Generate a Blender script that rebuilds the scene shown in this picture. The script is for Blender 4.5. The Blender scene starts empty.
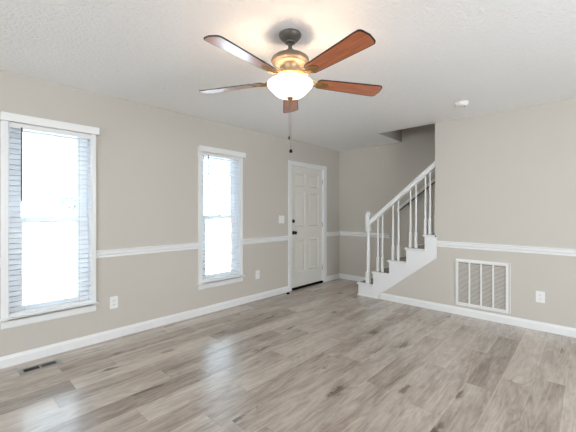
import bpy, bmesh, math, random
from mathutils import Vector, Matrix
random.seed(7)
SC = bpy.context.scene
COL = SC.collection
R = math.radians

# ------------------------------------------------------------------ camera, world, light, exposure
F, YAW, EYE, HOR = 324.22, 0.74781, 1.2818, 211.6
cam_d = bpy.data.cameras.new('camera'); cam = bpy.data.objects.new('camera', cam_d); COL.objects.link(cam)
cam_d.sensor_width = 36.0; cam_d.lens = 36.0 * F / 576.0
cam_d.shift_y = (HOR - 216.0) / 576.0
cam_d.clip_start = 0.02; cam_d.clip_end = 200
cam.location = (0, 0, EYE); cam.rotation_euler = (R(90), 0, YAW)
SC.camera = cam

world = bpy.data.worlds.new('sky'); SC.world = world; world.use_nodes = True
bg = world.node_tree.nodes['Background']
bg.inputs['Color'].default_value = (0.72, 0.85, 1.0, 1); bg.inputs['Strength'].default_value = 8.2

def area(name, loc, rot, sx, sy, power, color=(1, 1, 1), portal=False):
    d = bpy.data.lights.new(name, 'AREA'); d.shape = 'RECTANGLE'; d.size = sx; d.size_y = sy
    d.energy = power; d.color = color
    if portal: d.cycles.is_portal = True
    o = bpy.data.objects.new(name, d); COL.objects.link(o); o.location = loc; o.rotation_euler = rot
    return o
# fill lamps added outside unseen openings behind and right, standing in for daylight
area('fill_rear', (-0.7, -4.75, 1.4), (R(98), 0, 0), 2.6, 1.6, 62, (0.97, 0.955, 0.875))
area('fill_east', (2.72, 1.4, 1.35), (R(90), 0, R(90)), 2.6, 1.9, 56, (1.0, 0.95, 0.87))
sun_d = bpy.data.lights.new('sun', 'SUN'); sun_d.energy = 14; sun_d.angle = R(1); sun_d.color = (0.93, 0.97, 1.0)
sun = bpy.data.objects.new('sun', sun_d); COL.objects.link(sun); sun.rotation_euler = (R(-38), R(1.5), 0); sun.location = (0, 20, 20)
# portals at the two front windows
for yc in (0.7025, 2.5325):
    area('window_portal', (-3.70, yc, 1.22), (R(90), 0, R(-90)), 0.62, 1.66, 1, portal=True)

SC.view_settings.view_transform = 'Standard'; SC.view_settings.look = 'None'
SC.view_settings.exposure = 0.27; SC.view_settings.gamma = 1.0; SC.view_settings.use_curve_mapping = False
SC.cycles.max_bounces = 10; SC.cycles.diffuse_bounces = 6; SC.cycles.transparent_max_bounces = 24
SC.cycles.sample_clamp_indirect = 4.0
SC.cycles.use_denoising = True
SC.cycles.caustics_reflective = False; SC.cycles.caustics_refractive = False

# ------------------------------------------------------------------ helpers
def srgb(r, g, b):
    f = lambda c: (c / 255) / 12.92 if c / 255 <= 0.04045 else ((c / 255 + 0.055) / 1.055) ** 2.4
    return (f(r), f(g), f(b), 1)

def mat(name, color, rough=0.5, metal=0.0, spec=0.5, bump=None, coat=0.0, vary=None, emit=None):
    """bump = (scale, strength, distance); vary = (scale, amount)"""
    m = bpy.data.materials.new(name); m.use_nodes = True
    nt = m.node_tree; N = nt.nodes; L = nt.links; b = N['Principled BSDF']
    b.inputs['Base Color'].default_value = color; b.inputs['Roughness'].default_value = rough
    b.inputs['Metallic'].default_value = metal; b.inputs['Specular IOR Level'].default_value = spec
    if coat: b.inputs['Coat Weight'].default_value = coat; b.inputs['Coat Roughness'].default_value = 0.28
    tc = N.new('ShaderNodeTexCoord')
    if vary:
        n = N.new('ShaderNodeTexNoise'); n.inputs['Scale'].default_value = vary[0]; n.inputs['Detail'].default_value = 3
        L.new(tc.outputs['Object'], n.inputs['Vector'])
        mr = N.new('ShaderNodeMapRange'); mr.inputs[1].default_value = 0.3; mr.inputs[2].default_value = 0.7
        mr.inputs[3].default_value = 1 - vary[1]; mr.inputs[4].default_value = 1 + vary[1]
        L.new(n.outputs['Fac'], mr.inputs[0])
        mx = N.new('ShaderNodeMix'); mx.data_type = 'RGBA'; mx.blend_type = 'MULTIPLY'; mx.inputs[0].default_value = 1
        mx.inputs[6].default_value = color; L.new(mr.outputs[0], mx.inputs[7]); L.new(mx.outputs[2], b.inputs['Base Color'])
    if bump:
        n = N.new('ShaderNodeTexNoise'); n.inputs['Scale'].default_value = bump[0]; n.inputs['Detail'].default_value = 4
        L.new(tc.outputs['Object'], n.inputs['Vector'])
        bp = N.new('ShaderNodeBump'); bp.inputs['Strength'].default_value = bump[1]; bp.inputs['Distance'].default_value = bump[2]
        L.new(n.outputs['Fac'], bp.inputs['Height']); L.new(bp.outputs['Normal'], b.inputs['Normal'])
    if emit:
        b.inputs['Emission Color'].default_value = emit[0]; b.inputs['Emission Strength'].default_value = emit[1]
    return m

M = {}
M['wall'] = mat('greige_paint', srgb(196, 190, 180), 0.75, spec=0.25, bump=(260, 0.08, 0.002), vary=(0.8, 0.012))
M['trim'] = mat('white_trim_paint', srgb(228, 228, 226), 0.38, vary=(3, 0.01))
M['door'] = mat('white_door_paint', srgb(220, 216, 207), 0.42, bump=(30, 0.04, 0.002))
M['plate'] = mat('white_plastic', srgb(230, 229, 226), 0.35, vary=(20, 0.01))
M['slot'] = mat('dark_slot', srgb(60, 58, 55), 0.6, vary=(40, 0.05))
M['bronze'] = mat('oil_rubbed_bronze', srgb(46, 38, 32), 0.35, metal=0.7, vary=(25, 0.12))
M['fanmetal'] = mat('fan_pewter_bronze', srgb(112, 98, 86), 0.5, metal=0.4, vary=(18, 0.08))
M['fandark'] = mat('fan_canopy_bronze', srgb(88, 83, 76), 0.42, metal=0.35, vary=(18, 0.08))
M['bulblit'] = mat('bulb_lit_brass', srgb(190, 164, 132), 0.4, metal=0.5, vary=(20, 0.05))  # paler than the motor housing: bulb light on the neck put into the colour
M['brass'] = mat('antique_brass', srgb(164, 128, 84), 0.36, metal=0.8, vary=(30, 0.08))
M['threshold'] = mat('black_threshold', srgb(12, 11, 10), 0.8, spec=0.05, vary=(15, 0.1))
M['porch'] = mat('porch_white', srgb(238, 240, 242), 0.6, vary=(4, 0.02))
M['ground'] = mat('pale_ground', srgb(230, 232, 232), 0.9, vary=(1.5, 0.05))
M['leaf'] = mat('leaf_green', srgb(58, 92, 84), 0.7, vary=(9, 0.2))
M['bark'] = mat('pale_bark', srgb(225, 224, 220), 0.9, vary=(12, 0.15))
M['wand'] = mat('clear_grey_wand', srgb(70, 74, 80), 0.4, vary=(10, 0.05))
M['cord'] = mat('blind_cord', srgb(200, 204, 210), 0.8, vary=(50, 0.05))
M['filter'] = mat('filter_grey', srgb(158, 150, 138), 0.9, bump=(90, 0.3, 0.004), vary=(14, 0.06))
M['gapshade'] = mat('brown_gap_shade', srgb(120, 98, 78), 0.8, vary=(30, 0.05))
M['fin'] = mat('register_fin', srgb(120, 116, 110), 0.6, vary=(12, 0.04))
M['ventmetal'] = mat('floor_register_metal', srgb(150, 146, 140), 0.35, metal=0.5, vary=(12, 0.04))
M['vinylsash'] = mat('vinyl_sash', srgb(232, 236, 240), 0.35, vary=(5, 0.01))

def ceiling_material():
    m = mat('textured_ceiling', srgb(245, 245, 245), 0.9, spec=0.15)
    nt = m.node_tree; N = nt.nodes; L = nt.links; b = N['Principled BSDF']; tc = N['Texture Coordinate']
    n = N.new('ShaderNodeTexNoise'); n.inputs['Scale'].default_value = 38; n.inputs['Detail'].default_value = 5; n.inputs['Roughness'].default_value = 0.65
    v = N.new('ShaderNodeTexVoronoi'); v.inputs['Scale'].default_value = 55; v.feature = 'SMOOTH_F1'
    L.new(tc.outputs['Object'], n.inputs['Vector']); L.new(tc.outputs['Object'], v.inputs['Vector'])
    a = N.new('ShaderNodeMath'); a.operation = 'SUBTRACT'; L.new(n.outputs['Fac'], a.inputs[0]); L.new(v.outputs['Distance'], a.inputs[1])
    bp = N.new('ShaderNodeBump'); bp.inputs['Strength'].default_value = 0.55; bp.inputs['Distance'].default_value = 0.008
    L.new(a.outputs[0], bp.inputs['Height']); L.new(bp.outputs['Normal'], b.inputs['Normal'])
    return m
M['ceiling'] = ceiling_material()

def floor_material(name='vinyl_plank_floor', W=0.185, X0=-0.308, LEN=1.22, dim=1.0):
    m = bpy.data.materials.new(name); m.use_nodes = True
    nt = m.node_tree; N = nt.nodes; L = nt.links; b = N['Principled BSDF']
    def math_(op, a, c=None, d=None):
        n = N.new('ShaderNodeMath'); n.operation = op
        for i, v in enumerate((a, c, d)):
            if v is None: continue
            if hasattr(v, 'links') or hasattr(v, 'is_linked'): L.new(v, n.inputs[i])
            else: n.inputs[i].default_value = v
        return n.outputs[0]
    tc = N.new('ShaderNodeTexCoord'); sp = N.new('ShaderNodeSeparateXYZ'); L.new(tc.outputs['Object'], sp.inputs[0])
    x, y = sp.outputs[0], sp.outputs[1]
    u = math_('DIVIDE', math_('SUBTRACT', x, X0), W)
    row = math_('FLOOR', u); fu = math_('SUBTRACT', u, row)
    wn = N.new('ShaderNodeTexWhiteNoise'); wn.noise_dimensions = '1D'; L.new(math_('ADD', row, 31.7), wn.inputs['W'])
    v = math_('ADD', math_('DIVIDE', math_('SUBTRACT', y, 1.395), LEN), math_('MULTIPLY', wn.outputs['Value'], 1.0))
    brd = math_('FLOOR', v); fv = math_('SUBTRACT', v, brd)
    cmb = N.new('ShaderNodeCombineXYZ'); L.new(row, cmb.inputs[0]); L.new(brd, cmb.inputs[1])
    w2 = N.new('ShaderNodeTexWhiteNoise'); w2.noise_dimensions = '2D'; L.new(cmb.outputs[0], w2.inputs['Vector'])
    tone = w2.outputs['Value']
    # grain: noise stretched along the plank, shifted per board
    off = N.new('ShaderNodeCombineXYZ'); L.new(math_('MULTIPLY', tone, 37.0), off.inputs[0]); L.new(math_('MULTIPLY', tone, 91.0), off.inputs[1])
    va = N.new('ShaderNodeVectorMath'); va.operation = 'ADD'; L.new(tc.outputs['Object'], va.inputs[0]); L.new(off.outputs[0], va.inputs[1])
    def noise(sx, sy, det, rough=0.6, dist=0.0):
        mp = N.new('ShaderNodeMapping'); mp.inputs['Scale'].default_value = (sx, sy, 1); L.new(va.outputs[0], mp.inputs['Vector'])
        n = N.new('ShaderNodeTexNoise'); n.inputs['Scale'].default_value = 1; n.inputs['Detail'].default_value = det
        n.inputs['Roughness'].default_value = rough; n.inputs['Distortion'].default_value = dist
        L.new(mp.outputs[0], n.inputs['Vector']); return n.outputs['Fac']
    broad = noise(5, 0.9, 3, 0.55, 0.6); fine = noise(80, 4.5, 5, 0.75, 0.3); mott = noise(26, 8.0, 6, 0.7, 0.8); cath = noise(16, 2.2, 4, 0.6, 1.0)
    ringf = noise(5.5, 0.75, 2, 0.5, 0.3)
    rings = math_('SINE', math_('MULTIPLY', ringf, 95.0))
    # knots: dark oval spots on some boards
    mpk = N.new('ShaderNodeMapping'); mpk.inputs['Scale'].default_value = (4.2, 1.5, 1); L.new(va.outputs[0], mpk.inputs['Vector'])
    vo = N.new('ShaderNodeTexVoronoi'); vo.inputs['Scale'].default_value = 1; vo.inputs['Randomness'].default_value = 1; vo.voronoi_dimensions = '2D'
    L.new(mpk.outputs[0], vo.inputs['Vector'])
    kd = math_('ADD', vo.outputs['Distance'], math_('ADD', math_('MULTIPLY', math_('SUBTRACT', cath, 0.5), 0.45), math_('MULTIPLY', math_('SUBTRACT', mott, 0.5), 0.5)))
    knot = N.new('ShaderNodeMapRange'); knot.inputs[1].default_value = 0.02; knot.inputs[2].default_value = 0.13
    knot.inputs[3].default_value = 1; knot.inputs[4].default_value = 0; L.new(kd, knot.inputs[0])
    # total value
    t = math_('ADD', math_('MULTIPLY', math_('POWER', tone, 0.55), 0.36), math_('MULTIPLY', broad, 0.75))
    t = math_('ADD', t, math_('ADD', math_('MULTIPLY', fine, 0.50), -0.09)); t = math_('ADD', t, math_('MULTIPLY', cath, 0.50)); t = math_('ADD', t, math_('MULTIPLY', rings, 0.05)); t = math_('ADD', t, math_('MULTIPLY', math_('SUBTRACT', mott, 0.5), 0.45))
    sc_ = N.new('ShaderNodeSeparateColor'); L.new(vo.outputs['Color'], sc_.inputs[0])
    some = math_('GREATER_THAN', sc_.outputs[0], 0.66)
    t = math_('SUBTRACT', t, math_('MULTIPLY', math_('MULTIPLY', knot.outputs[0], some), 0.40))
    mr = N.new('ShaderNodeMapRange'); mr.inputs[1].default_value = 0.45; mr.inputs[2].default_value = 1.30; L.new(t, mr.inputs[0])
    cr = N.new('ShaderNodeValToRGB'); e = cr.color_ramp.elements
    e[0].position = 0.0; e[0].color = srgb(84, 70, 60); e[1].position = 1.0; e[1].color = srgb(196, 184, 172)
    k = cr.color_ramp.elements.new(0.35); k.color = srgb(127, 111, 98)
    k = cr.color_ramp.elements.new(0.65); k.color = srgb(166, 152, 139)
    L.new(mr.outputs[0], cr.inputs[0])
    # joints: thin dark line with a pale bevel beside it
    eu = math_('MULTIPLY', math_('MINIMUM', fu, math_('SUBTRACT', 1.0, fu)), W)
    ev = math_('MULTIPLY', math_('MINIMUM', fv, math_('SUBTRACT', 1.0, fv)), LEN)
    lt = N.new('ShaderNodeMapRange'); lt.inputs[1].default_value = 0.0015; lt.inputs[2].default_value = 0.006
    lt.inputs[3].default_value = 1.16; lt.inputs[4].default_value = 1.0; L.new(eu, lt.inputs[0])
    ed = ev
    jm = N.new('ShaderNodeMapRange'); jm.inputs[1].default_value = 0.0012; jm.inputs[2].default_value = 0.004
    jm.inputs[3].default_value = 0.80 ; jm.inputs[4].default_value = 1.0; L.new(ed, jm.inputs[0])
    mx = N.new('ShaderNodeMix'); mx.data_type = 'RGBA'; mx.blend_type = 'MULTIPLY'; mx.inputs[0].default_value = 1
    L.new(cr.outputs[0], mx.inputs[6]); L.new(math_('MULTIPLY', math_('MULTIPLY', jm.outputs[0], lt.outputs[0]), dim), mx.inputs[7]); L.new(mx.outputs[2], b.inputs['Base Color'])
    rr = N.new('ShaderNodeMapRange'); rr.inputs[3].default_value = 0.34; rr.inputs[4].default_value = 0.46; L.new(fine, rr.inputs[0])
    L.new(rr.outputs[0], b.inputs['Roughness'])
    b.inputs['Specular IOR Level'].default_value = 0.8
    b.inputs['Coat Weight'].default_value = 0.9; b.inputs['Coat Roughness'].default_value = 0.17
    bp = N.new('ShaderNodeBump'); bp.inputs['Strength'].default_value = 0.25; bp.inputs['Distance'].default_value = 0.002
    L.new(math_('ADD', math_('MULTIPLY', fine, 0.5), jm.outputs[0]), bp.inputs['Height']); L.new(bp.outputs['Normal'], b.inputs['Normal'])
    return m
M['floor'] = floor_material()
M['tread'] = floor_material('stair_tread_plank', 0.25, -2.62, 3.0, 0.55)

def blade_material():
    m = mat('walnut_blade', srgb(150, 84, 52), 0.28, coat=1.0)
    nt = m.node_tree; N = nt.nodes; L = nt.links; b = N['Principled BSDF']; tc = N['Texture Coordinate']
    mp = N.new('ShaderNodeMapping'); mp.inputs['Scale'].default_value = (5, 60, 5)
    n = N.new('ShaderNodeTexNoise'); n.inputs['Scale'].default_value = 1; n.inputs['Detail'].default_value = 4
    L.new(tc.outputs['Object'], mp.inputs[0]); L.new(mp.outputs[0], n.inputs['Vector'])
    cr = N.new('ShaderNodeValToRGB'); cr.color_ramp.elements[0].position = 0.3; cr.color_ramp.elements[0].color = srgb(158, 82, 48)
    cr.color_ramp.elements[1].position = 0.7; cr.color_ramp.elements[1].color = srgb(206, 122, 76)
    L.new(n.outputs['Fac'], cr.inputs[0]); L.new(cr.outputs[0], b.inputs['Base Color'])
    return m
M['blade'] = blade_material()
M['bladeedge'] = mat('dark_blade_edge', srgb(38, 24, 18), 0.35, vary=(20, 0.1))

def slat_material():
    m = bpy.data.materials.new('blind_slat_white'); m.use_nodes = True
    nt = m.node_tree; N = nt.nodes; L = nt.links
    b = N['Principled BSDF']; b.inputs['Base Color'].default_value = srgb(250, 250, 250); b.inputs['Roughness'].default_value = 0.45
    tl = N.new('ShaderNodeBsdfTranslucent'); tl.inputs['Color'].default_value = srgb(250, 251, 252)
    mx = N.new('ShaderNodeMixShader'); mx.inputs[0].default_value = 0.62
    L.new(b.outputs[0], mx.inputs[1]); L.new(tl.outputs[0], mx.inputs[2]); L.new(mx.outputs[0], N['Material Output'].inputs['Surface'])
    tc = N.new('ShaderNodeTexCoord'); n = N.new('ShaderNodeTexNoise'); n.inputs['Scale'].default_value = 30
    L.new(tc.outputs['Object'], n.inputs['Vector']); bp = N.new('ShaderNodeBump'); bp.inputs['Strength'].default_value = 0.03
    L.new(n.outputs['Fac'], bp.inputs['Height']); L.new(bp.outputs[0], b.inputs['Normal'])
    return m
M['slat'] = slat_material()

def glass_material():
    m = bpy.data.materials.new('window_glass'); m.use_nodes = True
    nt = m.node_tree; N = nt.nodes; L = nt.links
    for n in list(N):
        if n.type == 'BSDF_PRINCIPLED': N.remove(n)
    t = N.new('ShaderNodeBsdfTransparent'); t.inputs['Color'].default_value = (0.93, 0.96, 0.95, 1)
    g = N.new('ShaderNodeBsdfGlossy'); g.inputs['Roughness'].default_value = 0.02
    f = N.new('ShaderNodeFresnel'); f.inputs['IOR'].default_value = 1.45
    mx = N.new('ShaderNodeMixShader'); L.new(f.outputs[0], mx.inputs[0]); L.new(t.outputs[0], mx.inputs[1]); L.new(g.outputs[0], mx.inputs[2])
    L.new(mx.outputs[0], N['Material Output'].inputs['Surface'])
    return m
M['glass'] = glass_material()

def bowl_material():
    m = mat('frosted_lamp_glass', srgb(255, 244, 226), 0.4, emit=((1.0, 0.88, 0.70, 1), 2.2), vary=(25, 0.03))
    return m
M['bowl'] = bowl_material()

# -- mesh helpers
def new_obj(name, bm, m, parent=None, smooth=False, bevel=0.0, recalc=True):
    if recalc: bmesh.ops.recalc_face_normals(bm, faces=bm.faces[:])
    me = bpy.data.meshes.new(name); bm.to_mesh(me); bm.free()
    for mm in (m if isinstance(m, (list, tuple)) else [m]): me.materials.append(mm)
    if smooth:
        for p in me.polygons: p.use_smooth = True
        me.set_sharp_from_angle(angle=R(35))
    o = bpy.data.objects.new(name, me); COL.objects.link(o)
    if parent is not None: o.parent = parent
    if bevel:
        md = o.modifiers.new('bevel', 'BEVEL'); md.width = bevel; md.segments = 2; md.limit_method = 'ANGLE'
    return o

def box(bm, x0, x1, y0, y1, z0, z1):
    vs = [bm.verts.new((x, y, z)) for z in (z0, z1) for y in (y0, y1) for x in (x0, x1)]
    for f in ((0, 1, 3, 2), (4, 6, 7, 5), (0, 4, 5, 1), (2, 3, 7, 6), (0, 2, 6, 4), (1, 5, 7, 3)):
        bm.faces.new([vs[i] for i in f])
    return vs

def boxes(*bs):
    bm = bmesh.new()
    for b in bs: box(bm, *b)
    return bm

def lathe(bm, prof, cx=0, cy=0, n=32, axis='z', cap=True):
    rings = []
    for r, z in prof:
        ring = []
        for i in range(n):
            a = 2 * math.pi * i / n
            p = (cx + r * math.cos(a), cy + r * math.sin(a), z)
            ring.append(bm.verts.new(p))
        rings.append(ring)
    for a, b in zip(rings, rings[1:]):
        for i in range(n):
            bm.faces.new((a[i], a[(i + 1) % n], b[(i + 1) % n], b[i]))
    if cap:
        for r_, k in ((rings[0], 0), (rings[-1], 1)):
            if (prof[0] if k == 0 else prof[-1])[0] > 1e-6: bm.faces.new(r_)
    bmesh.ops.remove_doubles(bm, verts=[v for r_ in rings for v in r_], dist=1e-5)

def prism(bm, poly, a0, a1, axis):
    """poly in the plane across axis; axis 'x': (y,z)  'y': (x,z)  'z': (x,y)"""
    def P(p, a):
        return {'x': (a, p[0], p[1]), 'y': (p[0], a, p[1]), 'z': (p[0], p[1], a)}[axis]
    A = [bm.verts.new(P(p, a0)) for p in poly]; B = [bm.verts.new(P(p, a1)) for p in poly]
    bm.faces.new(A); bm.faces.new(B[::-1]); n = len(poly)
    for i in range(n): bm.faces.new((A[i], B[i], B[(i + 1) % n], A[(i + 1) % n]))

def tube(bm, pts, r, n=10):
    pts = [Vector(p) for p in pts]; rings = []
    for i, p in enumerate(pts):
        d = (pts[min(i + 1, len(pts) - 1)] - pts[max(i - 1, 0)]).normalized()
        up = Vector((0, 0, 1)) if abs(d.z) < 0.9 else Vector((1, 0, 0))
        s = d.cross(up).normalized(); t = s.cross(d).normalized()
        rr = r[i] if isinstance(r, (list, tuple)) else r
        rings.append([bm.verts.new(p + rr * (math.cos(2 * math.pi * k / n) * s + math.sin(2 * math.pi * k / n) * t)) for k in range(n)])
    for a, b in zip(rings, rings[1:]):
        for k in range(n): bm.faces.new((a[k], a[(k + 1) % n], b[(k + 1) % n], b[k]))
    bm.faces.new(rings[0]); bm.faces.new(rings[-1][::-1])

def struct(name, bm, m, parent=None, **kw):
    o = new_obj(name, bm, m, parent, **kw)
    if parent is None: o['kind'] = 'structure'
    return o

def thing(name, label, cat, loc=(0, 0, 0), rz=0, group=None):
    o = bpy.data.objects.new(name, None); COL.objects.link(o); o.location = loc; o.rotation_euler = (0, 0, rz)
    o.empty_display_size = 0.1
    tag(o, label, cat, group); return o
def tag(o, label, cat, group=None):
    o['label'] = label; o['category'] = cat
    if group: o['group'] = group
    return o

# ------------------------------------------------------------------ the room shell
XL, YB, YS = -3.5286, 5.2582, 4.4151       # left wall, back wall, wall with the grille
XE, YR, H = 2.5, -4.2, 2.44                # right wall, rear wall, ceiling
WX = -1.461                                # free end of the grille wall
OPX = -2.285                               # stair opening in the ceiling starts here
T = 0.15

def wall_grid(plane, at, thick, us, vs, holes):
    """a wall slab with holes; plane 'x': u=y ; plane 'y': u=x"""
    bm = bmesh.new(); V = {}
    us = sorted(set(us) | {h[0] for h in holes} | {h[1] for h in holes})
    vs = sorted(set(vs) | {h[2] for h in holes} | {h[3] for h in holes})
    def vert(i, j):
        if (i, j) not in V:
            V[(i, j)] = bm.verts.new((at, us[i], vs[j]) if plane == 'x' else (us[i], at, vs[j]))
        return V[(i, j)]
    for i in range(len(us) - 1):
        for j in range(len(vs) - 1):
            uc, vc = (us[i] + us[i + 1]) / 2, (vs[j] + vs[j + 1]) / 2
            if any(h[0] < uc < h[1] and h[2] < vc < h[3] for h in holes): continue
            bm.faces.new((vert(i, j), vert(i + 1, j), vert(i + 1, j + 1), vert(i, j + 1)))
    ret = bmesh.ops.extrude_face_region(bm, geom=bm.faces[:])
    nv = [g for g in ret['geom'] if isinstance(g, bmesh.types.BMVert)]
    bmesh.ops.translate(bm, verts=nv, vec=(thick, 0, 0) if plane == 'x' else (0, thick, 0))
    return bm

WIN = [(0.345, 1.043), (2.173, 2.868)]      # outer edges of the two window casings
DOOR = (3.804, 4.828)
holes = [(a + 0.045, b - 0.031, 0.40, 2.03) for a, b in WIN] + [(DOOR[0] + 0.07, DOOR[1] - 0.085, -0.02, 2.045)]
struct('wall_left', wall_grid('x', XL, -T, (YR - T, YB), (-0.02, H), holes), M['wall'])
SH = 5.0   # top of the stair shaft
# back wall (runs up into the stair shaft)
bm = bmesh.new(); prism(bm, [(XL - T, -0.02), (XE, -0.02), (XE, SH), (OPX - 0.12, SH), (OPX - 0.12, H), (XL - T, H)], YB, YB + T, 'y')
struct('wall_back', bm, M['wall'])
# wall with the grille
bm = bmesh.new(); prism(bm, [(-2.285, -0.02), (XE, -0.02), (XE, H), (WX, H), (WX, 0.70), (-2.285, 0.062)], YS, YS + 0.12, 'y')
struct('wall_stair', bm, M['wall'])
struct('wall_right', wall_grid('x', XE, T, (YR - T, YB), (-0.02, H), [(0.4, 2.4, 0.6, 2.2)]), M['wall'])
struct('wall_rear', wall_grid('y', YR, -T, (XL, XE), (-0.02, H), [(-2.0, 0.6, 0.6, 2.2)]), M['wall'])
# floor
struct('floor', boxes((XL - 0.14, XE + 0.1, YR - T, YB, -0.12, 0.0)), M['floor'])
# ceiling with the stair opening (one slab around the hole, 29 cm deep)
bm = bmesh.new()
prism(bm, [(XL - T, YR - T), (XE + T, YR - T), (XE + T, YS + 0.02), (OPX, YS + 0.02), (OPX, YB), (XL - T, YB)], H, H + 0.29, 'z')
bm.normal_update()
for f in bm.faces:
    if abs(f.normal.z) < 0.5: f.material_index = 1
struct('ceiling', bm, [M['ceiling'], M['wall']])
# shaft of the stairs above the ceiling
struct('wall_shaft_end', boxes((OPX - 0.12, OPX, YS + 0.02, YB, H + 0.29, SH)), M['wall'])
struct('wall_shaft_front', boxes((OPX - 0.12, XE, YS - 0.10, YS + 0.02, H + 0.29, SH)), M['wall'])
struct('wall_shaft_right', boxes((XE, XE + 0.1, YS - 0.1, YB, H + 0.29, SH)), M['wall'])
struct('ceiling_shaft', boxes((OPX - 0.12, XE + 0.1, YS - 0.1, YB + T, SH, SH + 0.05)), M['ceiling'])

# baseboards and chair rails
def base_prof(s, w):          # s=+1/-1 direction into the room, w = wall coordinate; returns (offset, z)
    return [(w, 0.0), (w + s * 0.015, 0.0), (w + s * 0.015, 0.066), (w + s * 0.012, 0.074), (w + s * 0.008, 0.082), (w + s * 0.006, 0.092), (w, 0.092)]
def rail_prof(s, w):
    z = 0.825
    pts = [(0, 0), (0.010, 0), (0.014, 0.006), (0.012, 0.016), (0.009, 0.020), (0.013, 0.026), (0.020, 0.034), (0.022, 0.048), (0.018, 0.056), (0.026, 0.062), (0.028, 0.074), (0.024, 0.078), (0, 0.078)]
    return [(w + s * a, z + b) for a, b in pts]
k = 0
for a, b in ((YR, WIN[0][0]), (WIN[0][1], WIN[1][0]), (WIN[1][1], DOOR[0]), (DOOR[1], YB)):
    k += 1; bm = bmesh.new(); prism(bm, rail_prof(1, XL), a, b, 'y'); struct('trim_%d' % k, bm, M['trim'])
for (a, b), n in (((YR, DOOR[0]), 'baseboard_left'), ((DOOR[1], YB), 'baseboard_left_corner')):
    bm = bmesh.new(); prism(bm, base_prof(1, XL), a, b, 'y'); struct(n, bm, M['trim'])
bm = bmesh.new(); prism(bm, rail_prof(-1, YB), XL + 0.028, -2.50, 'x'); struct('trim_5', bm, M['trim'])
bm = bmesh.new(); prism(bm, base_prof(-1, YB), XL + 0.015, -2.602, 'x'); struct('baseboard_back', bm, M['trim'])
bm = bmesh.new(); prism(bm, rail_prof(-1, YS), -1.449, XE, 'x'); struct('trim_6', bm, M['trim'])
bm = bmesh.new(); prism(bm, base_prof(-1, YS), -2.25, XE, 'x')
struct('baseboard_right', bm, M['trim'])
# corner trim at the free end of the grille wall
struct('trim_7', boxes((WX - 0.012, WX, YS - 0.003, YS + 0.123, 0.98, H)), M['wall'])

# ------------------------------------------------------------------ windows
for i, (a, b) in enumerate(WIN):
    ya, yb = a + 0.045, b - 0.031
    zt, zb = 2.03, 0.40
    bm = bmesh.new()
    # side casings and head casing on the wall face, one stepped outline
    prism(bm, [(a, zb - 0.015), (ya + 0.004, zb - 0.015), (ya + 0.004, zt), (yb - 0.004, zt), (yb - 0.004, zb - 0.015), (b, zb - 0.015), (b, zt + 0.05), (a, zt + 0.05)], XL, XL + 0.017, 'x')
    w = struct('window_%d' % (i + 1), bm, M['trim'], bevel=0.003)
    # jamb liner
    bm = boxes((XL - T, XL, ya, ya + 0.012, zb, zt), (XL - T, XL, yb - 0.012, yb, zb, zt), (XL - T, XL, ya + 0.012, yb - 0.012, zt - 0.012, zt), (XL - T, XL, ya + 0.012, yb - 0.012, zb, zb + 0.012))
    new_obj('window_jamb', bm, M['vinylsash'], w)
    ja, jb = ya + 0.012, yb - 0.012
    def sash(name, x0, x1, z0, z1, st, top, bot):
        yy0, yy1 = ja + 0.002, jb - 0.002
        bm = wall_grid('x', x0, x1 - x0, (yy0, yy1), (z0, z1), [(yy0 + st, yy1 - st, z0 + bot, z1 - top)])
        s = new_obj(name, bm, M['vinylsash'], w, bevel=0.003)
        xm = (x0 + x1) / 2
        new_obj('glass_pane', boxes((xm - 0.002, xm + 0.002, yy0 + st - 0.004, yy1 - st + 0.004, z0 + bot - 0.004, z1 - top + 0.004)), M['glass'], s)
        return s
    sash('upper_sash', XL - 0.115, XL - 0.090, 1.180, zt - 0.012, 0.086, 0.045, 0.040)
    s = sash('lower_sash', XL - 0.088, XL - 0.063, zb + 0.012, 1.230, 0.092, 0.042, 0.055)
    new_obj('sash_lock', boxes((XL - 0.062, XL - 0.048, (ya + yb) / 2 - 0.025, (ya + yb) / 2 + 0.025, 1.2295, 1.243)), M['vinylsash'], s, bevel=0.003)
    bm = bmesh.new()
    prism(bm, [(XL - 0.06, 0.382), (XL + 0.045, 0.382), (XL + 0.050, 0.388), (XL + 0.050, 0.396), (XL + 0.044, 0.401), (XL - 0.06, 0.401)], ya, yb, 'y')
    prism(bm, [(XL, 0.3815), (XL + 0.045, 0.3815), (XL + 0.050, 0.388), (XL + 0.050, 0.396), (XL + 0.044, 0.4015), (XL, 0.4015)], a - 0.018, b + 0.018, 'y')
    new_obj('window_sill', bm, M['trim'], w)
    bm = bmesh.new(); prism(bm, [(XL, 0.312), (XL + 0.010, 0.314), (XL + 0.015, 0.325), (XL + 0.015, 0.381), (XL, 0.381)], a, b, 'y')
    new_obj('window_apron', bm, M['trim'], w)

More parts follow.
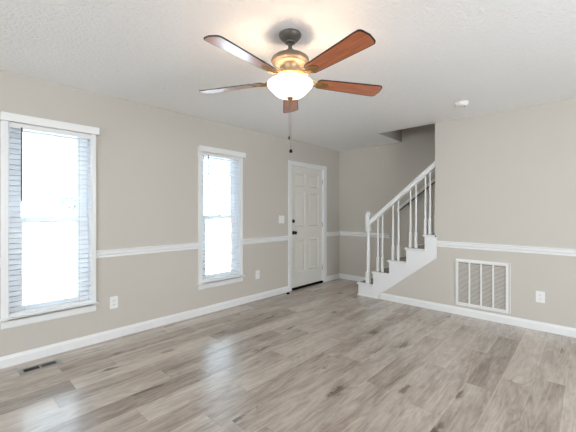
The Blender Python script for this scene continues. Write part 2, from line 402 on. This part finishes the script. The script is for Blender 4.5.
# blinds
def make_blind(a, b, label):
    ya, yb = a + 0.050, b - 0.036
    t = thing('window_blind', label, 'blind', (XL, (a + b) / 2, 2.0), group='horizontal blinds in the two windows')
    ox, oy, oz = XL, (a + b) / 2, 2.0
    def bxl(*bs):
        bm = bmesh.new()
        for q in bs: box(bm, q[0] - ox, q[1] - ox, q[2] - oy, q[3] - oy, q[4] - oz, q[5] - oz)
        return bm
    # valance with returns, in front of the head casing
    bm = bmesh.new()
    xo = XL + 0.060
    prism(bm, [(XL + 0.0175, a - 0.004), (XL + 0.0175, a + 0.008), (xo - 0.010, a + 0.008), (xo - 0.010, b + 0.006), (XL + 0.0005, b + 0.006), (XL + 0.0005, b + 0.018), (xo, b + 0.018), (xo, a - 0.004)], 2.022, 2.092, 'z')
    bmesh.ops.translate(bm, verts=bm.verts, vec=(-ox, -oy, -oz)); new_obj('valance', bm, M['plate'], t, bevel=0.004)
    new_obj('head_rail', bxl((XL - 0.040, XL + 0.010, ya, yb, 1.982, 2.026)), M['plate'], t, bevel=0.002)
    bm = bmesh.new(); z = 0.478; n = 0
    ps = [(-0.025, 0.0), (-0.012, 0.0022), (0.0, 0.003), (0.012, 0.0022), (0.025, 0.0), (0.025, -0.0024), (0.0, 0.0004), (-0.025, -0.0024)]
    while z < 1.97:
        prism(bm, [(XL - 0.014 + p - ox, z + q - oz) for p, q in ps], ya - oy, yb - oy, 'y'); z += 0.0445; n += 1
    new_obj('slats', bm, M['slat'], t)
    new_obj('bottom_rail', bxl((XL - 0.040, XL + 0.012, ya, yb, 0.412, 0.434)), M['plate'], t, bevel=0.004)
    for f in (0.17, 0.83):
        yc = ya + (yb - ya) * f
        new_obj('ladder_cord', bxl((XL + 0.0125, XL + 0.0145, yc - 0.0012, yc + 0.0012, 0.43, 1.985)), M['cord'], t)
    bm = bmesh.new(); yw = ya + 0.082
    tube(bm, [(XL + 0.026 - ox, yw - oy, 1.99 - oz), (XL + 0.026 - ox, yw - oy, 1.37 - oz)], 0.0060, 8)
    wd = new_obj('tilt_wand', bm, M['wand'], t)
    return t
make_blind(*WIN[0], 'white horizontal slat blind in the wide near window left of the outlet')
make_blind(*WIN[1], 'white horizontal slat blind in the farther window, nearer the white door')

# ------------------------------------------------------------------ front door
y0, y1 = DOOR
bm = bmesh.new()
ia, ib, it = y0 + 0.072, y1 - 0.087, 2.043
prism(bm, [(y0, 0), (ia, 0), (ia, it), (ib, it), (ib, 0), (y1, 0), (y1, 2.105), (y0, 2.105)], XL, XL + 0.018, 'x')
dcase = struct('door_1', bm, M['trim'], bevel=0.004)
bm = bmesh.new()
prism(bm, [(y0 + 0.0705, 0), (ia + 0.006, 0), (ia + 0.006, it - 0.008), (ib - 0.006, it - 0.008), (ib - 0.006, 0), (y1 - 0.0855, 0), (y1 - 0.0855, it + 0.001), (y0 + 0.0705, it + 0.001)], XL - 0.12, XL, 'x')
new_obj('door_jamb', bm, M['trim'], dcase)
new_obj('threshold', boxes((XL - 0.12, XL + 0.004, ia + 0.006, ib - 0.006, 0.0, 0.030)), M['threshold'], dcase)
la, lb = ia + 0.009, ib - 0.009
zs0, zs1 = 0.034, 2.032
st = 0.105; mid = 0.10; c = (la + lb) / 2
cols = [(la + st, c - mid / 2), (c + mid / 2, lb - st)]
rows = [(0.28, 0.82), (1.03, 1.61), (1.70, 1.93)]
xf = XL - 0.020
panels = [(u0, u1, v0, v1) for u0, u1 in cols for v0, v1 in rows]
bm = bmesh.new()
us = sorted({la, lb} | {q for p in panels for q in p[:2]}); vs = sorted({zs0, zs1} | {q for p in panels for q in p[2:]})
V = {}
for ii, u in enumerate(us):
    for jj, v in enumerate(vs): V[ii, jj] = bm.verts.new((xf, u, v))
def ringp(p, ins, dep):
    return [(xf - dep, p[0] + ins, p[2] + ins), (xf - dep, p[1] - ins, p[2] + ins), (xf - dep, p[1] - ins, p[3] - ins), (xf - dep, p[0] + ins, p[3] - ins)]
for ii in range(len(us) - 1):
    for jj in range(len(vs) - 1):
        uc, vc = (us[ii] + us[ii + 1]) / 2, (vs[jj] + vs[jj + 1]) / 2
        q = [V[ii, jj], V[ii + 1, jj], V[ii + 1, jj + 1], V[ii, jj + 1]]
        hit = [p for p in panels if p[0] < uc < p[1] and p[2] < vc < p[3]]
        if not hit: bm.faces.new(q); continue
        prev = q
        for ins, dep in ((0.010, 0.010), (0.022, 0.012), (0.050, 0.004)):
            cur = [bm.verts.new(x) for x in ringp(hit[0], ins, dep)]
            for m_ in range(4): bm.faces.new((prev[m_], prev[(m_ + 1) % 4], cur[(m_ + 1) % 4], cur[m_]))
            prev = cur
        bm.faces.new(prev)
# back and rim of the leaf
bk = [bm.verts.new((xf - 0.042, u, v)) for u, v in ((la, zs0), (lb, zs0), (lb, zs1), (la, zs1))]
bm.faces.new(bk)
n_u, n_v = len(us) - 1, len(vs) - 1
edge = [[V[i_, 0] for i_ in range(n_u + 1)], [V[n_u, j_] for j_ in range(n_v + 1)], [V[i_, n_v] for i_ in range(n_u, -1, -1)], [V[0, j_] for j_ in range(n_v, -1, -1)]]
for s_, e_ in enumerate(edge): bm.faces.new(e_ + [bk[(s_ + 1) % 4], bk[s_]])
leaf = new_obj('door_leaf', bm, M['door'], dcase)
def lathe_x(bm, prof, yc, zc, x0, n=20):
    """profile (radius, outward distance) turned about the x axis"""
    b2 = bmesh.new(); lathe(b2, prof, n=n)
    me = bpy.data.meshes.new('tmp'); b2.to_mesh(me); b2.free()
    me.transform(Matrix.Translation((x0, yc, zc)) @ Matrix.Rotation(R(90), 4, 'Y')); bm.from_mesh(me); bpy.data.meshes.remove(me)
bm = bmesh.new(); lathe_x(bm, [(0.0, 0), (0.033, 0), (0.033, 0.006), (0.014, 0.012), (0.012, 0.030), (0.024, 0.038), (0.029, 0.050), (0.026, 0.062), (0.012, 0.068), (0, 0.069)], 3.955, 0.935, xf)
new_obj('door_knob', bm, M['bronze'], leaf, smooth=True)
bm = bmesh.new(); lathe_x(bm, [(0.0, 0), (0.030, 0), (0.030, 0.008), (0.022, 0.014), (0, 0.014)], 3.955, 1.125, xf); box(bm, xf + 0.013, xf + 0.026, 3.949, 3.961, 1.110, 1.140)
new_obj('deadbolt', bm, M['bronze'], leaf, smooth=True)
for hz in (0.27, 1.05, 1.82):
    bm = bmesh.new(); lathe(bm, [(0.0, hz - 0.045), (0.006, hz - 0.045), (0.006, hz + 0.045), (0, hz + 0.045)], XL - 0.012, lb + 0.003, 10)
    new_obj('hinge', bm, M['ventmetal'], leaf)
# small dark stop on the floor by the door
bm = bmesh.new(); lathe(bm, [(0.0, 0.0), (0.026, 0.0), (0.026, 0.012), (0.020, 0.022), (0.0, 0.026)], -3.43, 3.70, 20)
tag(new_obj('door_stop', bm, M['threshold'], smooth=True), 'small round black door stop on the floor left of the white door', 'door stop')

# ------------------------------------------------------------------ wall plates
def wall_plate(name, label, cat, pos, face, gangs=1, kind='outlet', group=None):
    """built facing +x at the origin, then turned"""
    t = thing(name, label, cat, pos, 0 if face == 'x' else R(-90), group)
    w = 0.078 + 0.046 * (gangs - 1); h = 0.122
    bm = bmesh.new(); prism(bm, [(-w / 2, -h / 2), (w / 2, -h / 2), (w / 2, h / 2), (-w / 2, h / 2)], 0.0, 0.006, 'x')
    new_obj('cover_plate', bm, M['plate'], t, bevel=0.003)
    for g in range(gangs):
        yc = (g - (gangs - 1) / 2) * 0.046
        if kind == 'outlet':
            for zc in (-0.021, 0.021):
                bm = bmesh.new(); prism(bm, [(yc - 0.016, zc - 0.010), (yc - 0.010, zc - 0.0145), (yc + 0.010, zc - 0.0145), (yc + 0.016, zc - 0.010), (yc + 0.016, zc + 0.010), (yc + 0.010, zc + 0.0145), (yc - 0.010, zc + 0.0145), (yc - 0.016, zc + 0.010)], 0.0055, 0.0085, 'x')
                s = new_obj('socket', bm, M['plate'], t)
                bm = boxes((0.0080, 0.0090, yc - 0.0075, yc - 0.0055, zc - 0.003, zc + 0.007), (0.0080, 0.0090, yc + 0.0055, yc + 0.0075, zc - 0.003, zc + 0.007)); box(bm, 0.0080, 0.0090, yc - 0.002, yc + 0.002, zc - 0.010, zc - 0.006)
                new_obj('slot', bm, M['slot'], s)
        else:
            bm = bmesh.new(); prism(bm, [(0.005, -0.012), (0.009, -0.012), (0.018, 0.008), (0.014, 0.012), (0.005, 0.010)], yc - 0.005, yc + 0.005, 'y')
            new_obj('toggle', bm, M['plate'], t)
    return t
wall_plate('wall_outlet', 'white duplex outlet between the two windows, below the chair rail', 'outlet', (XL, 1.208, 0.362), 'x', group='outlets')
wall_plate('wall_outlet', 'white duplex outlet low between the farther window and the door', 'outlet', (XL, 3.152, 0.367), 'x', group='outlets')
wall_plate('wall_outlet', 'white duplex outlet right of the large return air grille', 'outlet', (-0.382, YS, 0.362), 'y', group='outlets')
wall_plate('light_switch', 'white two gang light switch plate beside the door knob side', 'switch', (XL, 3.655, 1.160), 'x', gangs=2, kind='switch')

# ------------------------------------------------------------------ return air grille
gx0, gx1, gz0, gz1 = -1.226, -0.650, 0.118, 0.694
t = thing('return_air_grille', 'large square white return air grille low on the wall right of the stairs', 'vent', ((gx0 + gx1) / 2, YS, gz0))
ox, oz = (gx0 + gx1) / 2, gz0
W2 = (gx1 - gx0) / 2; HG = gz1 - gz0
bm = wall_grid('y', 0.0, -0.006, (-W2, W2), (0.0, HG), [(-W2 + 0.022, W2 - 0.022, 0.022, HG - 0.022)])
new_obj('flange', bm, M['plate'], t, bevel=0.002)
bm = wall_grid('y', -0.0055, -0.013, (-W2 + 0.010, W2 - 0.020), (0.014, HG - 0.012), [(-W2 + 0.034, W2 - 0.044, 0.040, HG - 0.036)])
new_obj('grille_door', bm, M['plate'], t, bevel=0.002)
a0, a1 = -W2 + 0.034, W2 - 0.044
new_obj('filter_panel', boxes((a0 - 0.004, a1 + 0.004, -0.0045, -0.001, 0.036, HG - 0.032)), M['filter'], t)
bm = bmesh.new(); z = 0.052
while z < HG - 0.045:
    prism(bm, [(-0.005, z + 0.0014), (-0.0075, z - 0.0006), (-0.0070, z - 0.0018), (-0.005, z - 0.0004)], a0, a1, 'x'); z += 0.0150
new_obj('louvres', bm, M['plate'], t)
new_obj('edge_gap_shade', boxes((W2 - 0.016, W2 - 0.011, -0.0075, -0.005, 0.004, HG - 0.004)), M['gapshade'], t)  # raised brown strip, its colour standing in for the shadowed gap
for q in (0.25, 0.5, 0.75):
    xc = a0 + (a1 - a0) * q
    new_obj('mullion', boxes((xc - 0.008, xc + 0.008, -0.0180, -0.005, 0.040, HG - 0.036)), M['plate'], t, bevel=0.001)

# ------------------------------------------------------------------ floor register
t = thing('floor_register', 'small metal floor register with dark slots below the near window', 'vent', (-3.316, 0.572, 0.0))
bm = wall_grid('y', 0.0, -0.006, (-0.062, 0.062), (-0.137, 0.137), [(-0.034, 0.034, -0.110, -0.006), (-0.034, 0.034, 0.006, 0.110)])
bmesh.ops.rotate(bm, verts=bm.verts, cent=(0, 0, 0), matrix=Matrix.Rotation(R(-90), 3, 'X')); bmesh.ops.recalc_face_normals(bm, faces=bm.faces)
fr = new_obj('register_frame', bm, M['ventmetal'], t)
zmin = min(v.co.z for v in fr.data.vertices); fr.data.transform(Matrix.Translation((0, 0, -zmin)))
new_obj('duct_opening', boxes((-0.036, 0.036, -0.112, 0.112, 0.0004, 0.0014)), M['threshold'], t)
bm = bmesh.new()
for k in range(16):
    yc = (-0.110 + 0.104 * (k + 0.5) / 8) if k < 8 else (0.006 + 0.104 * (k - 8 + 0.5) / 8)
    hw = 0.0030 if k >= 8 else 0.0014
    box(bm, -0.034, 0.034, yc - hw, yc + hw, 0.0040, 0.0052)
new_obj('fins', bm, M['fin'], t)

# ------------------------------------------------------------------ staircase
RISE, RUN, NX = 0.195, 0.25, -2.62        # nosing of tread k at NX + RUN*(k-1)
YO = YS - 0.020                           # outer face of the open stringer
NS = 13
t = thing('staircase', 'white open sided staircase with dark treads rising to the right', 'stairs', (NX, YS, 0))
def rel(bm, o=(NX, YS, 0)):
    bmesh.ops.translate(bm, verts=bm.verts, vec=(-o[0], -o[1], -o[2])); return bm
YI = YS + 0.125
for k in range(1, NS + 1):
    x0 = NX + RUN * (k - 1); z1 = RISE * k
    open_side = k <= 5
    ya = YS if (k <= 4) else YI
    # riser
    new_obj('riser', rel(boxes((x0 + 0.020, x0 + 0.038, ya + (0.0 if k <= 5 else 0), YB - 0.002, z1 - RISE + (0.0 if k == 1 else 0.0005), z1 - 0.028))), M['trim'], t)
    # tread: dark board, white nosing on the front edge and open end
    xe = x0 + RUN + 0.038
    bm = bmesh.new()
    if k <= 4:
        box(bm, x0 + 0.022, xe, YS + 0.022, YB - 0.002, z1 - 0.027, z1)
    elif k == 5:
        prism(bm, [(x0 + 0.022, YS + 0.022), (WX - 0.016, YS + 0.022), (WX - 0.016, YI), (xe, YI), (xe, YB - 0.002), (x0 + 0.022, YB - 0.002)], z1 - 0.027, z1, 'z')
    else:
        box(bm, x0 + 0.022, xe, YI, YB - 0.002, z1 - 0.027, z1)
    tr = new_obj('tread', rel(bm), M['tread'], t)
    bm = bmesh.new()
    if k <= 4:
        xr = x0 + RUN + 0.020
        prism(bm, [(x0, YO - 0.020), (xr, YO - 0.020), (xr, YS + 0.022), (x0 + 0.022, YS + 0.022), (x0 + 0.022, YB - 0.002), (x0, YB - 0.002)], z1 - 0.027, z1 + 0.001, 'z')
    elif k == 5:
        xr = WX - 0.016
        prism(bm, [(x0, YO - 0.020), (xr, YO - 0.020), (xr, YS + 0.022), (x0 + 0.022, YS + 0.022), (x0 + 0.022, YB - 0.002), (x0, YB - 0.002)], z1 - 0.027, z1 + 0.001, 'z')
    else:
        prism(bm, [(x0, YI), (x0 + 0.022, YI), (x0 + 0.022, YB - 0.002), (x0, YB - 0.002)], z1 - 0.027, z1 + 0.001, 'z')
    new_obj('nosing', rel(bm), M['trim'], tr, bevel=0.006)
# outer stringer panel
P = [(NX + 0.020, 0.0), (NX + 0.020, RISE - 0.028)]
for k in range(1, 5):
    P += [(NX + 0.020 + RUN * k, RISE * k - 0.028), (NX + 0.020 + RUN * k, RISE * (k + 1) - 0.028)]
P += [(-1.449, RISE * 5 - 0.028), (-1.449, 0.678), (-2.262, 0.050), (-2.262, 0.0)]
bm = bmesh.new(); prism(bm, P, YO, YS - 0.0005, 'y')
new_obj('stringer', rel(bm), M['trim'], t)
# shoe moulding at the foot of the first step, end of the inner skirt by the wall
bm = boxes((NX + 0.006, -2.262, YO - 0.012, YO - 0.0005, 0.0, 0.016), (NX + 0.006, NX + 0.0195, YO - 0.0005, YB - 0.02, 0.0, 0.016))
new_obj('shoe_moulding', rel(bm), M['trim'], t)
bm = bmesh.new(); prism(bm, [(WX - 0.016, 0.9755), (WX - 0.0125, 0.9755), (WX - 0.0125, 1.25), (WX - 0.016, 1.23)], YS - 0.004, YI, 'y')
new_obj('skirt_end', rel(bm), M['trim'], t)
# carriage under the flight, closing it
P = [(NX + 0.05, 0.0)] + [q for k in range(1, NS + 1) for q in ((NX + 0.039 + RUN * (k - 1), RISE * (k - 1) + 0.0), (NX + 0.039 + RUN * (k - 1), RISE * k - 0.029))][1:]
xe = NX + RUN * NS
P += [(xe, RISE * NS - 0.029), (xe, RISE * NS - 0.33), (-1.9, 0.0)]
bm = bmesh.new(); prism(bm, P, YI + 0.02, YB - 0.004, 'y')
new_obj('carriage', rel(bm), M['trim'], t)
# upper landing
struct('floor_landing', boxes((xe + 0.002, XE, YS + 0.125, YB, 2.44, 2.73)), M['floor'])

# balustrade
YN = 4.455; SL = RISE / RUN
t = thing('stair_railing', 'white wooden stair railing with turned balusters and square newel post', 'railing', (-2.455, YN, RISE))
O = (-2.455, YN, RISE)
def rail_top(x): return 1.172 + (x + 2.426) * 0.829
def turned(prof_sq, prof_rd, x, s, z0, zsq):
    pass
xn = -2.462; s = 0.031
bm = bmesh.new()
box(bm, xn - s, xn + s, YN - s, YN + s, RISE + 0.0025, 0.365)
lathe(bm, [(0.0, 0.364), (0.031, 0.364), (0.031, 0.372), (0.024, 0.384), (0.028, 0.394), (0.026, 0.410), (0.029, 0.50), (0.028, 0.60), (0.022, 0.86), (0.020, 0.925), (0.026, 0.935), (0.026, 0.945), (0.021, 0.955), (0.031, 0.975), (0.031, 0.986), (0, 0.986)], xn, YN, 20)
box(bm, xn - s, xn + s, YN - s, YN + s, 0.985, 1.245)
lathe(bm, [(0.0, 1.244), (0.024, 1.244), (0.022, 1.255), (0.032, 1.262), (0.032, 1.274), (0.020, 1.284), (0, 1.287)], xn, YN, 20)
new_obj('newel_post', rel(bm, O), M['trim'], t, smooth=True)
bm = bmesh.new()
xa, xb = xn + s - 0.002, WX - 0.013
n_ = 0.029
prof = [(-0.030, -0.040), (-0.030, -0.022), (-0.020, -0.010), (-0.030, 0.010), (-0.026, 0.034), (-0.012, 0.044), (0.012, 0.044), (0.026, 0.034), (0.030, 0.010), (0.020, -0.010), (0.030, -0.022), (0.030, -0.040)]
A = [bm.verts.new((xa, YN + u, rail_top(xa) - 0.048 + v)) for u, v in prof]; B = [bm.verts.new((xb, YN + u, rail_top(xb) - 0.048 + v)) for u, v in prof]
bm.faces.new(A); bm.faces.new(B[::-1])
for i in range(len(prof)): bm.faces.new((A[i], B[i], B[(i + 1) % len(prof)], A[(i + 1) % len(prof)]))
new_obj('handrail', rel(bm, O), M['trim'], t)
for x, k in ((-2.303, 2), (-2.231, 2), (-2.068, 3), (-1.986, 3), (-1.813, 4), (-1.737, 4), (-1.610, 5), (-1.550, 5)):
    z0 = RISE * k + 0.0025; zt = rail_top(x) - 0.086
    bm = bmesh.new(); q = 0.0155
    box(bm, x - q, x + q, YN - q, YN + q, z0, z0 + 0.21)
    lathe(bm, [(0, z0 + 0.209), (0.0145, z0 + 0.209), (0.0145, z0 + 0.215), (0.010, z0 + 0.224), (0.0135, z0 + 0.236), (0.0135, z0 + 0.30), (0.0095, zt - 0.10), (0.0095, zt + 0.01), (0, zt + 0.01)], x, YN, 14)
    new_obj('baluster', rel(bm, O), M['trim'], t, smooth=True)

# wall handrail in the stair
t = thing('wall_handrail', 'slanted handrail fixed to the back wall behind the stair balusters', 'handrail', (-2.32, YB, 1.33))
O = (-2.32, YB, 1.33)
def hz(x): return 1.325 + (x + 2.32) * 0.775
bm = bmesh.new(); prof = [(-0.020, -0.030), (-0.020, 0.018), (-0.010, 0.026), (0.010, 0.026), (0.020, 0.018), (0.020, -0.030)]
xa, xb = -2.335, 0.6
A = [bm.verts.new((xa, YB - 0.055 + u, hz(xa) + v)) for u, v in prof]; B = [bm.verts.new((xb, YB - 0.055 + u, hz(xb) + v)) for u, v in prof]
bm.faces.new(A); bm.faces.new(B[::-1])
for i in range(6): bm.faces.new((A[i], B[i], B[(i + 1) % 6], A[(i + 1) % 6]))
new_obj('rail_bar', rel(bm, O), M['trim'], t)
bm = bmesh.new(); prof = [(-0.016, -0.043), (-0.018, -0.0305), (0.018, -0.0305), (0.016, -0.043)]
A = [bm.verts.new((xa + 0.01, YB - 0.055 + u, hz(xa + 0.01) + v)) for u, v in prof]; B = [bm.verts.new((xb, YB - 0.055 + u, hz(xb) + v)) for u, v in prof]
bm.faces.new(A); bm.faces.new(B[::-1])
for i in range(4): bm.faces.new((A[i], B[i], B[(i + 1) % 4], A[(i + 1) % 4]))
new_obj('rail_shadow_strip', rel(bm, O), M['bronze'], t)['label'] = 'dark strip standing in for the shadow under the rail'  # dark strip stands in for the shadow below the rail
for x in (-2.15, -1.3, -0.4, 0.4):
    bm = bmesh.new(); tube(bm, [(x, YB - 0.002, hz(x) - 0.075), (x, YB - 0.040, hz(x) - 0.070), (x, YB - 0.055, hz(x) - 0.045)], 0.006, 8)
    new_obj('bracket', rel(bm, O), M['bronze'], t)

# ------------------------------------------------------------------ ceiling fan
FX, FY = -1.4316, 1.5637
fan = thing('ceiling_fan', 'five blade ceiling fan with walnut blades and lit frosted glass bowl', 'ceiling fan', (FX, FY, H))
def fl(bm): bmesh.ops.translate(bm, verts=bm.verts, vec=(0, 0, -H)); return bm
bm = bmesh.new(); lathe(bm, [(0.0, H), (0.072, H), (0.074, H - 0.006), (0.072, H - 0.014), (0.060, H - 0.030), (0.046, H - 0.044), (0.034, H - 0.050), (0.032, H - 0.058), (0.018, H - 0.062), (0, H - 0.062)], n=40)
new_obj('canopy', fl(bm), M['fandark'], fan, smooth=True)
bm = bmesh.new(); lathe(bm, [(0, H - 0.060), (0.0135, H - 0.060), (0.0135, H - 0.098), (0.025, H - 0.102), (0.029, H - 0.110), (0.029, H - 0.120), (0, H - 0.120)], n=24)
new_obj('downrod', fl(bm), M['fandark'], fan, smooth=True)
bm = bmesh.new(); lathe(bm, [(0, 2.322), (0.030, 2.322), (0.040, 2.312), (0.072, 2.303), (0.104, 2.290), (0.121, 2.276), (0.124, 2.264), (0.118, 2.254), (0.100, 2.246), (0, 2.246)], n=48)
new_obj('motor_housing', fl(bm), [M['fanmetal']], fan, smooth=True)
bm = bmesh.new(); lathe(bm, [(0, 2.2455), (0.098, 2.2455), (0.090, 2.236), (0.064, 2.229), (0.058, 2.218), (0.059, 2.194), (0.072, 2.184), (0.084, 2.176), (0.084, 2.166), (0.060, 2.1605), (0, 2.1605)], n=48)
new_obj('switch_housing', fl(bm), M['bulblit'], fan, smooth=True)
bm = bmesh.new(); lathe(bm, [(0, 2.161), (0.062, 2.161), (0.066, 2.152), (0.058, 2.142), (0.048, 2.132), (0.046, 2.120), (0, 2.120)], n=40)
new_obj('light_kit_collar', fl(bm), M['brass'], fan, smooth=True)
# blades
ZB, PITCH = 2.140, R(-12)
def blade_mesh():
    bm = bmesh.new()
    out = [(0.205, -0.046), (0.30, -0.052), (0.45, -0.058), (0.62, -0.065), (0.645, -0.064), (0.657, -0.056), (0.662, -0.044), (0.670, 0.0),
           (0.662, 0.044), (0.657, 0.056), (0.645, 0.064), (0.62, 0.065), (0.45, 0.058), (0.30, 0.052), (0.205, 0.046), (0.190, 0.034), (0.184, 0.0), (0.190, -0.034)]
    cxm = 0.42
    def ring(z, ins): return [bm.verts.new((x - math.copysign(ins, x - cxm), y - (math.copysign(ins, y) if abs(y) > 1e-6 else 0), z)) for x, y in out]
    r0, r1, r2, r3 = ring(-0.0035, 0.0045), ring(-0.0035, 0.0), ring(0.0035, 0.0), ring(0.0035, 0.0045)
    n = len(out)
    f = bm.faces.new(r0[::-1]); f.material_index = 0
    f = bm.faces.new(r3); f.material_index = 0
    for a, b in ((r0, r1), (r1, r2), (r2, r3)):
        for i in range(n):
            f = bm.faces.new((a[i], a[(i + 1) % n], b[(i + 1) % n], b[i])); f.material_index = 1
    return bm
def iron_mesh():
    bm = bmesh.new()
    # a forked arm from the motor flange, opening into a loop, then the plate under the blade root
    for sg in (-1, 1):
        tube(bm, [(0.070, 0.006 * sg, 0.031), (0.100, 0.014 * sg, 0.030), (0.130, 0.024 * sg, 0.012), (0.160, 0.026 * sg, -0.004), (0.185, 0.014 * sg, -0.009), (0.215, 0.006 * sg, -0.009)], [0.008, 0.0075, 0.007, 0.0065, 0.006, 0.005], 8)
    pl = [(0.178, -0.014), (0.195, -0.028), (0.225, -0.032), (0.262, -0.020), (0.275, 0.0), (0.262, 0.020), (0.225, 0.032), (0.195, 0.028), (0.178, 0.014)]
    prism(bm, pl, -0.0085, -0.0040, 'z')
    for x, y in ((0.205, -0.018), (0.205, 0.018), (0.252, 0.0)):
        lathe(bm, [(0, -0.0110), (0.006, -0.0110), (0.007, -0.0080), (0, -0.0080)], x, y, 10)
    return bm
me_b = me_i = None
for k in range(5):
    ang = R(-12 + 72 * k)
    mat_i = Matrix.Translation((0, 0, ZB - H)) @ Matrix.Rotation(ang, 4, 'Z') @ Matrix.Rotation(PITCH, 4, 'X')
    if k == 0:
        ob = new_obj('blade', blade_mesh(), [M['blade'], M['bladeedge']], fan); me_b = ob.data
        oi = new_obj('blade_iron', iron_mesh(), M['brass'], fan, smooth=True); me_i = oi.data
    else:
        ob = bpy.data.objects.new('blade', me_b); oi = bpy.data.objects.new('blade_iron', me_i)
        for q in (ob, oi): COL.objects.link(q); q.parent = fan
    ob.matrix_local = mat_i; oi.matrix_local = mat_i
# glass bowl, open at the top
bm = bmesh.new()
prof = [(0.139, 2.124), (0.146, 2.119), (0.147, 2.109), (0.138, 2.095), (0.125, 2.081), (0.113, 2.068), (0.101, 2.055), (0.085, 2.043), (0.060, 2.034), (0.030, 2.030), (0.0, 2.029)]
lathe(bm, prof , n=56, cap=False)
sol = new_obj('light_bowl', fl(bm), M['bowl'], fan, smooth=True)
md = sol.modifiers.new('thick', 'SOLIDIFY'); md.thickness = 0.004; md.offset = 0
bm = bmesh.new(); lathe(bm, [(0, 2.122), (0.006, 2.122), (0.006, 2.028), (0.020, 2.028), (0.022, 2.022), (0.014, 2.015), (0.008, 2.008), (0.004, 1.998), (0, 1.997)], n=20)
new_obj('finial', fl(bm), M['brass'], fan, smooth=True)
for dx, dy, zb_, n_ in ((-0.012, 0.004, 1.766, 'a'), (0.007, 0.0, 1.676, 'b')):
    bm = bmesh.new(); ztop = 2.010
    tube(bm, [(dx, dy, ztop), (dx, dy, zb_ + 0.012)], 0.0011, 6)
    ch = new_obj('pull_chain', fl(bm), M['fanmetal'], fan)
    bm = bmesh.new(); r_ = 0.006 if n_ == 'a' else 0.011
    lathe(bm, [(0, zb_ + 0.014), (r_ * 0.5, zb_ + 0.012), (r_, zb_ + 0.003), (r_, zb_ - 0.006), (r_ * 0.5, zb_ - 0.011), (0, zb_ - 0.012)], dx, dy, 14)
    new_obj('chain_pendant', fl(bm), M['bronze'], ch, smooth=True)
# the bulbs inside the bowl
for a in (R(20), R(140), R(260)):
    ld = bpy.data.lights.new('fan_bulb', 'POINT'); ld.energy = 2.2; ld.color = (1.0, 0.76, 0.52); ld.shadow_soft_size = 0.022
    lo = bpy.data.objects.new('fan_bulb', ld); COL.objects.link(lo); lo.location = (FX + 0.098 * math.cos(a), FY + 0.098 * math.sin(a), 2.104)

# ------------------------------------------------------------------ smoke detector
t = thing('smoke_detector', 'small round white smoke detector on the ceiling right of the stair opening', 'smoke detector', (-0.99, 3.79, H))
bm = bmesh.new(); lathe(bm, [(0, 0), (0.066, 0), (0.066, -0.010), (0.060, -0.014), (0, -0.014)], n=32); new_obj('mounting_plate', bm, M['plate'], t, smooth=True)
bm = bmesh.new(); lathe(bm, [(0, -0.0135), (0.058, -0.0135), (0.058, -0.026), (0.050, -0.036), (0.020, -0.041), (0, -0.041)], n=32); new_obj('sensor_cover', bm, M['plate'], t, smooth=True)
bm = bmesh.new(); lathe(bm, [(0, -0.040), (0.008, -0.040), (0.007, -0.044), (0, -0.044)], 0.024, 0.0, 12); new_obj('test_button', bm, M['slot'], t)

# ------------------------------------------------------------------ outside the windows
o = struct('ground', boxes((-40, XL - T - 0.002, -30, 30, -0.60, -0.50)), M['ground'])
t = thing('porch_railing', 'pale porch railing with thin pickets seen through the two windows', 'railing', (-5.1, 2.0, -0.5))
new_obj('top_rail', boxes((-0.035, 0.035, -3, 5, 1.27, 1.31)), M['porch'], t)
new_obj('bottom_rail', boxes((-0.025, 0.025, -3, 5, 0.57, 0.61)), M['porch'], t)
pm = None
for k in range(61):
    if k == 0:
        ob = new_obj('picket', boxes((-0.014, 0.014, -0.014, 0.014, 0.605, 1.272)), M['porch'], t); pm = ob.data
    else:
        ob = bpy.data.objects.new('picket', pm); COL.objects.link(ob); ob.parent = t
    ob.location = (0, -2.93 + 0.13 * k, 0)
for y in (-2.96, -0.35, 2.30, 4.96):
    new_obj('post', boxes((-0.05, 0.05, y - 0.05, y + 0.05, 0, 1.36)), M['porch'], t)
# a small tree beyond the porch
t = thing('tree', 'small green tree far outside, seen through the near window', 'tree', (-14.5, 3.42, -0.5))
bm = bmesh.new(); tube(bm, [(0, 0, 0), (0.03, 0.02, 0.9), (0, 0, 1.9)], [0.04, 0.03, 0.012], 10); new_obj('trunk', bm, M['bark'], t, smooth=True)
bm = bmesh.new()
for k in range(420):
    a, b_ = random.uniform(0, 2 * math.pi), random.uniform(-1, 1); r_ = random.uniform(0.35, 1) ** 0.5 * 0.36
    c_ = Vector((r_ * math.cos(a) * math.sqrt(1 - b_ * b_), r_ * math.sin(a) * math.sqrt(1 - b_ * b_), 2.1 + 0.8 * r_ * b_))
    q = Matrix.Rotation(random.uniform(0, 6.28), 3, Vector((random.random(), random.random(), random.random())).normalized())
    vs_ = [bm.verts.new(c_ + q @ Vector(p)) for p in ((-0.05, 0, 0), (0, -0.022, 0.006), (0.05, 0, 0), (0, 0.022, 0.006))]
    bm.faces.new(vs_)
new_obj('foliage', bm, M['leaf'], t, recalc=False)
